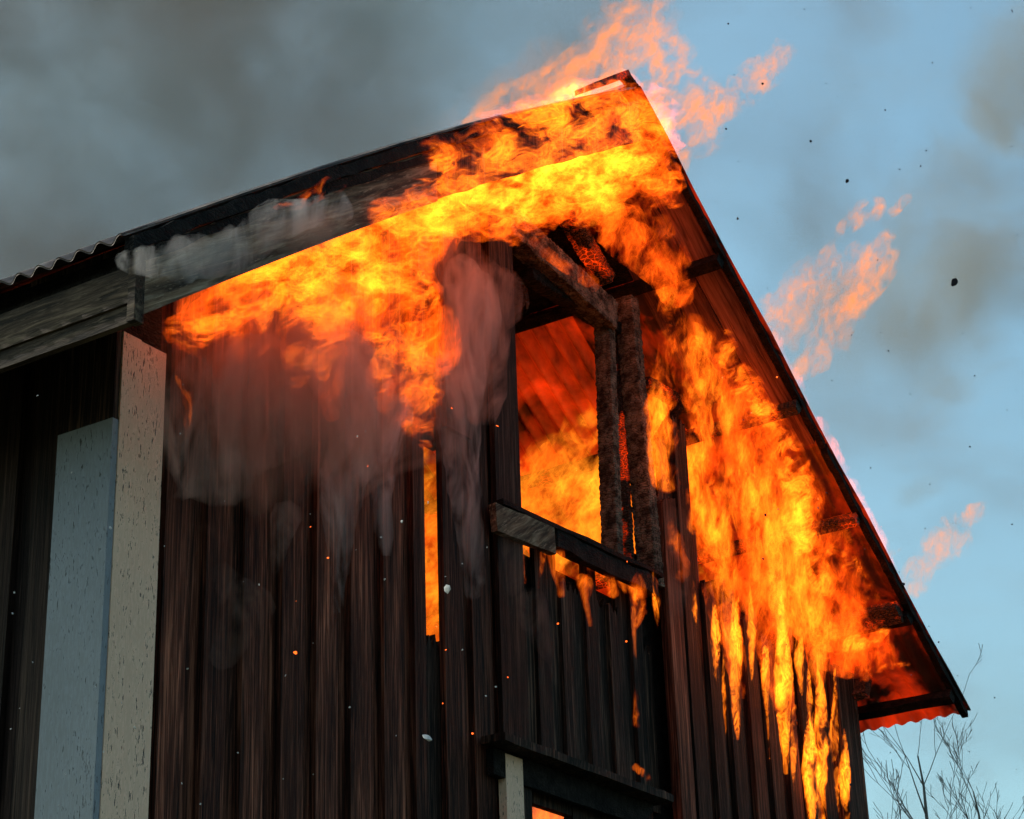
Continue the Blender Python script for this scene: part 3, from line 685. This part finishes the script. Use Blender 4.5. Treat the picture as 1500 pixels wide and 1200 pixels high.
# ------------------------------------------------------------------ smoke
def wisp_mat(name, col, dens, sc=(9, 9, 3.2), lo=.45, hi=.70):
    m, t = new_mat(name); ge = t.nodes.new('ShaderNodeNewGeometry'); mp = nd(t, 'ShaderNodeMapping', i_Scale=sc); t.links.new(ge.outputs['Position'], mp.inputs[0])
    n = noise(t, mp.outputs[0], 1.0, 6, .68, 1.2); rr = ramp(t, [(lo, 0.0), (hi, 1.0)]); t.links.new(n, rr.inputs[0])
    v = t.nodes.new('ShaderNodeVolumePrincipled'); v.inputs['Color'].default_value = (*col, 1); t.links.new(mth(t, 'MULTIPLY', rr.outputs[0], dens), v.inputs['Density'])
    o = t.nodes.new('ShaderNodeOutputMaterial'); t.links.new(v.outputs[0], o.inputs[1]); m.cycles.volume_step_rate = .5; return m
M['wisp'] = wisp_mat('wisp_smoke', (.88, .58, .48), 6); M['wisp_pale'] = wisp_mat('wisp_pale', (.90, .80, .76), 10); M['wisp_thin'] = wisp_mat('wisp_thin', (.86, .58, .48), 2)
def smoke(label, st_, y, mat, **kw):
    global GROW
    GROW = 1.35; o = flame('smoke_wisp', label, strokes(st_, y), vox=.02, iso=.15, core=9, outer=mat, freq=5, amp=.8, stretch=2, **kw); GROW = 1.22
    o['category'] = 'smoke'; o['group'] = 'smoke wisps drifting over the wall'; o['kind'] = 'stuff'
smoke('grey pink smoke column rising over the boards left of the slit', [(500, 880, 14, 500, 740, 34), (500, 740, 34, 545, 610, 50), (545, 610, 50, 500, 540, 60), (560, 800, 12, 570, 700, 26), (570, 700, 26, 560, 640, 40)], -.15, 'wisp_pale', flow=(.2, 0, 1), depth=.7, seed=61)
smoke('pale smoke streak rising between the slit and the upper window', [(690, 860, 16, 676, 700, 26), (676, 700, 26, 670, 560, 34), (670, 560, 34, 690, 450, 46)], -.15, 'wisp_pale', flow=(0, 0, 1), depth=.7, seed=62)
smoke('pinkish smoke bank curling beside the corner board', [(245, 740, 18, 320, 690, 40), (320, 690, 46, 300, 600, 60), (300, 600, 60, 400, 560, 50), (240, 560, 34, 260, 640, 40), (360, 660, 30, 420, 600, 40), (400, 860, 10, 415, 760, 24)], -.2, 'wisp', flow=(.3, 0, 1), depth=.7, seed=63)
smoke('pale smoke pouring along the lower bargeboard', [(178, 388, 18, 270, 378, 36), (270, 378, 38, 380, 340, 30), (380, 340, 30, 500, 305, 26)], -.56, 'wisp_pale', flow=(1, 0, .5), depth=.6, seed=64)
smoke('brown smoke in front of the scorched boards left of the window', [(650, 380, 40, 720, 440, 50), (720, 440, 40, 700, 560, 40)], -.25, 'wisp', flow=(.2, 0, 1), depth=.7, seed=65)
smoke('thin smoke over the stud right of the window', [(985, 900, 16, 990, 760, 26), (990, 340, 36, 1050, 400, 40)], -.28, 'wisp_thin', flow=(.2, 0, 1), depth=.6, seed=66)
smoke('thin smoke patch low over the left boards', [(340, 980, 24, 370, 900, 40), (370, 900, 40, 330, 850, 24)], -.12, 'wisp_thin', flow=(.2, 0, 1), depth=.6, seed=67)
smoke('thin smoke curls under the window sill', [(740, 900, 16, 750, 800, 26), (830, 1000, 14, 780, 900, 30)], -.12, 'wisp_thin', flow=(.2, 0, 1), depth=.6, seed=68)
smoke('thin brown smoke hanging along the roof edge above the bargeboard', [(600, 195, 14, 760, 140, 40), (760, 140, 40, 840, 100, 50)], .5, 'wisp_thin', flow=(1, 0, .5), depth=.8, seed=69)
sph = bpy.data.meshes.new('smoke'); bm = bmesh.new(); bmesh.ops.create_icosphere(bm, subdivisions=3, radius=1); bm.to_mesh(sph); bm.free(); sph.materials.append(M['wall_smoke'])
SPH = {None: sph}
for k_ in ('rag', 'pale', 'haze'): SPH[k_] = sph.copy(); SPH[k_].materials[0] = M[k_+'_smoke']
def puff(label, px, py, y, rx, rz, ry, ang, name='smoke_wisp', mat=None):
    c = on_y(px, py, y); k_ = (c-CAM)@fw/FPX
    o = bpy.data.objects.new(name, SPH[mat]); o.location = c; o.scale = (rx*k_, ry, rz*k_)
    o.rotation_euler = (0, R(ang), R(-25)); link(o); tag(o, label, 'smoke', 'smoke wisps drifting over the wall', 'stuff'); return o
for lab, *a_ in (('wide reddish haze hanging over the left gable boards', 470, 600, -.25, 350, 260, .20, 0), ('brown haze along the middle of the bargeboard', 420, 340, -.60, 170, 60, .10, -28)):
    puff(lab, *a_, mat='haze')

for lab, *a_ in (('brown smoke rag drifting at the far right of the sky', 1400, 430, 5.5, 220, 330, 1.8, 20), ('brown smoke blown off the right roof edge', 1260, 500, 3.0, 230, 200, 1.2, 0), ('thin smoke rag in the top right corner', 1460, 120, 6.0, 130, 260, 1.5, 20), ('small smoke rag low on the right', 1330, 730, 5.0, 110, 50, .8, -30)):
    puff(lab, *a_, name='smoke_rag', mat='rag')
# ------------------------------------------------------------------ smoke plume behind the house
def plume():
    c = CAM+fw*17+np.array([0, 0, 1.0])
    f2 = np.array([math.sin(YAW), math.cos(YAW), 0]); r2 = np.array([math.cos(YAW), -math.sin(YAW), 0])
    bm = bmesh.new(); bmesh.ops.create_cube(bm, size=2)
    me = bpy.data.meshes.new('smoke_plume'); bm.to_mesh(me); bm.free()
    o = bpy.data.objects.new('smoke_plume', me); link(o)
    o.matrix_world = Matrix(((r2[0]*9, f2[0]*3, 0, c[0]), (r2[1]*9, f2[1]*3, 0, c[1]), (0, 0, 7, c[2]), (0, 0, 0, 1)))
    m, t = new_mat('smoke_plume')
    tc = t.nodes.new('ShaderNodeTexCoord'); sp = t.nodes.new('ShaderNodeSeparateXYZ'); t.links.new(tc.outputs['Object'], sp.inputs[0])
    mp = t.nodes.new('ShaderNodeMapping'); mp.inputs['Scale'].default_value = (2.2, .8, 2.2); t.links.new(tc.outputs['Object'], mp.inputs[0])
    n = noise(t, mp.outputs[0], 1.6, 4, .55, .4)
    # plume leans: thick to the left of the ridge, thinning to drifting rags on the right
    edge = mth(t, 'ADD', mth(t, 'MULTIPLY', sp.outputs[0], -3.4), mth(t, 'MULTIPLY', mth(t, 'SUBTRACT', n, .5), 2.2))
    edge = mth(t, 'ADD', edge, .55)
    a = mth(t, 'MULTIPLY', mth(t, 'MINIMUM', mth(t, 'MAXIMUM', edge, 0.0), 1.0), .50)
    rag = ramp(t, [(.52, 0.0), (.70, 1.0)])
    n2 = noise(t, mp.outputs[0], 2.6, 4, .6, .5); t.links.new(n2, rag.inputs[0])
    b = mth(t, 'MULTIPLY', rag.outputs[0], .34)
    fo = mth(t, 'SUBTRACT', 1.0, mth(t, 'POWER', mth(t, 'ABSOLUTE', sp.outputs[1]), 2.0), True)
    n5 = noise(t, mp.outputs[0], 3.0, 5, .6, .8); br = ramp(t, [(.40, .35), (.60, 1.5)]); t.links.new(n5, br.inputs[0]); a = mth(t, 'MULTIPLY', a, br.outputs[0])
    d = mth(t, 'MULTIPLY', mth(t, 'ADD', a, b), fo)
    v = t.nodes.new('ShaderNodeVolumePrincipled'); t.links.new(d, v.inputs['Density'])
    n3 = noise(t, mp.outputs[0], 1.3, 3, .5, .3); cr = ramp(t, [(.42, (.60, .60, .58)), (.58, (.56, .36, .24))]); t.links.new(n3, cr.inputs[0]); t.links.new(cr.outputs[0], v.inputs['Color'])
    ou = t.nodes.new('ShaderNodeOutputMaterial'); t.links.new(v.outputs[0], ou.inputs[1]); me.materials.append(m)
    tag(o, 'grey-brown smoke plume rolling up behind the roof', 'smoke', None, 'stuff')
plume()

# ------------------------------------------------------------------ bare trees at the right
def bare_tree(label, px, py_top, dist, spread, seed, nmain=5):
    rr = random.Random(seed)
    base = at(px, 1200, dist); top = at(px-5, py_top, dist); mpp = dist/FPX
    bx, by = base[0], base[1]; t_ = empty('bare_tree', (bx, by, 0)); tag(t_, label, 'tree', 'bare trees beyond the house')
    segs = []
    def grow(p, d, r, L, lev):
        n = 5; q = Vector(p); pts = [(q.copy(), r)]
        dd = Vector(d)
        for i in range(n):
            dd = (dd+Vector((rr.uniform(-.1, .1), rr.uniform(-.1, .1), rr.uniform(-.02, .10)))).normalized(); q = q+dd*L/n; pts.append((q.copy(), r*(1-.75*(i+1)/n)))
            if lev < 4 and i > 0 or (lev == 0):
                for _ in range(1 if lev else 2):
                    if rr.random() < .58:
                        ax = Vector((rr.uniform(-1, 1), rr.uniform(-1, 1), rr.uniform(-.2, .5))).normalized()
                        nd_ = (dd+ax*rr.uniform(.45, .8)).normalized()
                        grow(q, nd_, r*(1-.75*(i+1)/n)*.65, L*rr.uniform(.4, .6), lev+1)
        segs.append((lev, pts))
    zb = at(px, 1340, dist)[2]; hh = top[2]-zb
    segs.append((9, [(Vector((0, 0, 0)), .09), (Vector((.02, .01, zb*.5)), .07), (Vector((0, 0, zb)), .045)]))
    grow((0, 0, zb), (0, 0, 1), .020, hh*.8, 0)
    for q_ in range(nmain):
        an = q_*2.4+seed; sp_ = rr.uniform(.25, .62)*spread
        grow((0, 0, zb-rr.uniform(0, .25)), Vector((math.cos(an)*sp_, math.sin(an)*sp_, 1)).normalized(), .013, hh*rr.uniform(.5, .72), 1)
    for nm, sel in (('trunk', lambda l: l == 9 or l == 0), ('branches', lambda l: 0 < l < 9)):
        v = []; f = []
        for lev, pts in segs:
            if not sel(lev): continue
            ns = 6 if nm == 'trunk' else 3; b0 = len(v)
            for (q, r) in pts:
                r = max(r, .0022)
                for a in range(ns):
                    an = 2*math.pi*a/ns; v.append((q.x+r*math.cos(an), q.y+r*math.sin(an), q.z))
            for i in range(len(pts)-1):
                for a in range(ns): f.append((b0+i*ns+a, b0+i*ns+(a+1) % ns, b0+(i+1)*ns+(a+1) % ns, b0+(i+1)*ns+a))
        mesh_obj(nm, v, f, M['bark'], t_)
bare_tree('taller bare tree beside the right eave', 1358, 1045, 14, 1, 3)
bare_tree('lower bare tree at the bottom right corner', 1440, 1110, 16, 1, 12)

# ------------------------------------------------------------------ ash flakes in the air
fl = []
for s_ in range(4):
    bm = bmesh.new(); bmesh.ops.create_icosphere(bm, subdivisions=1, radius=1)
    rr = random.Random(s_)
    for v in bm.verts: v.co = Vector((v.co.x*rr.uniform(.6, 1.4), v.co.y*rr.uniform(.6, 1.2), v.co.z*rr.uniform(.15, .5)))
    for mk in ('ash_dark', 'ash_pale', 'spark'):
        me = bpy.data.meshes.new('ash_flake'); bm.to_mesh(me); me.materials.append(M[mk]); fl.append((mk, me))
    bm.free()
def flakes(n, x0, x1, y0, y1, mk, rlo, rhi, label, grp, cat, name, pts=None, seed=5):
    rr = random.Random(seed); ms = [m_ for k_, m_ in fl if k_ == mk]
    for i in range(n):
        px, py = rr.uniform(x0, x1), rr.uniform(y0, y1); r = rr.uniform(rlo, rhi)*(1 if rr.random() < .8 else 1.7)
        dist = rr.uniform(3.4, 4.2)
        if pts: px, py, r = pts[i]
        o = bpy.data.objects.new(name, rr.choice(ms)); c = at(px, py, dist); o.location = c; k_ = r*dist/FPX
        o.scale = (k_, k_, k_); o.rotation_euler = [rr.uniform(0, 6.28) for _ in range(3)]; link(o); tag(o, label, cat, grp)
flakes(95, 1040, 1495, 10, 1150, 'ash_dark', .7, 1.7, 'small dark ash flake floating against the sky on the right', 'dark ash flakes against the sky', 'ash flake', 'ash_flake', seed=5)
flakes(45, 5, 730, 560, 1190, 'ash_pale', .8, 2.1, 'pale ash flake drifting in front of the dark boards', 'pale ash flakes over the wall', 'ash flake', 'ash_flake', seed=6)
flakes(20, 380, 1250, 500, 1150, 'spark', 1.0, 2.4, 'tiny orange spark flying in front of the house', 'sparks in the air', 'spark', 'spark', seed=7)
flakes(1, 0, 0, 0, 0, 'ash_dark', 1, 1, 'largest dark burnt scrap floating at the far right', None, 'ash flake', 'ash_flake', [(1398, 413, 8)], 8)
flakes(1, 0, 0, 0, 0, 'ash_dark', 1, 1, 'flat dark burnt scrap floating over the smoke rags', None, 'ash flake', 'ash_flake', [(1241, 265, 4)], 8)
flakes(2, 0, 0, 0, 0, 'ash_pale', 1, 1, 'larger pale flake low in front of the boards', 'larger pale flakes low over the boards', 'ash flake', 'ash_flake', [(626, 1081, 9), (655, 862, 8)], 9)
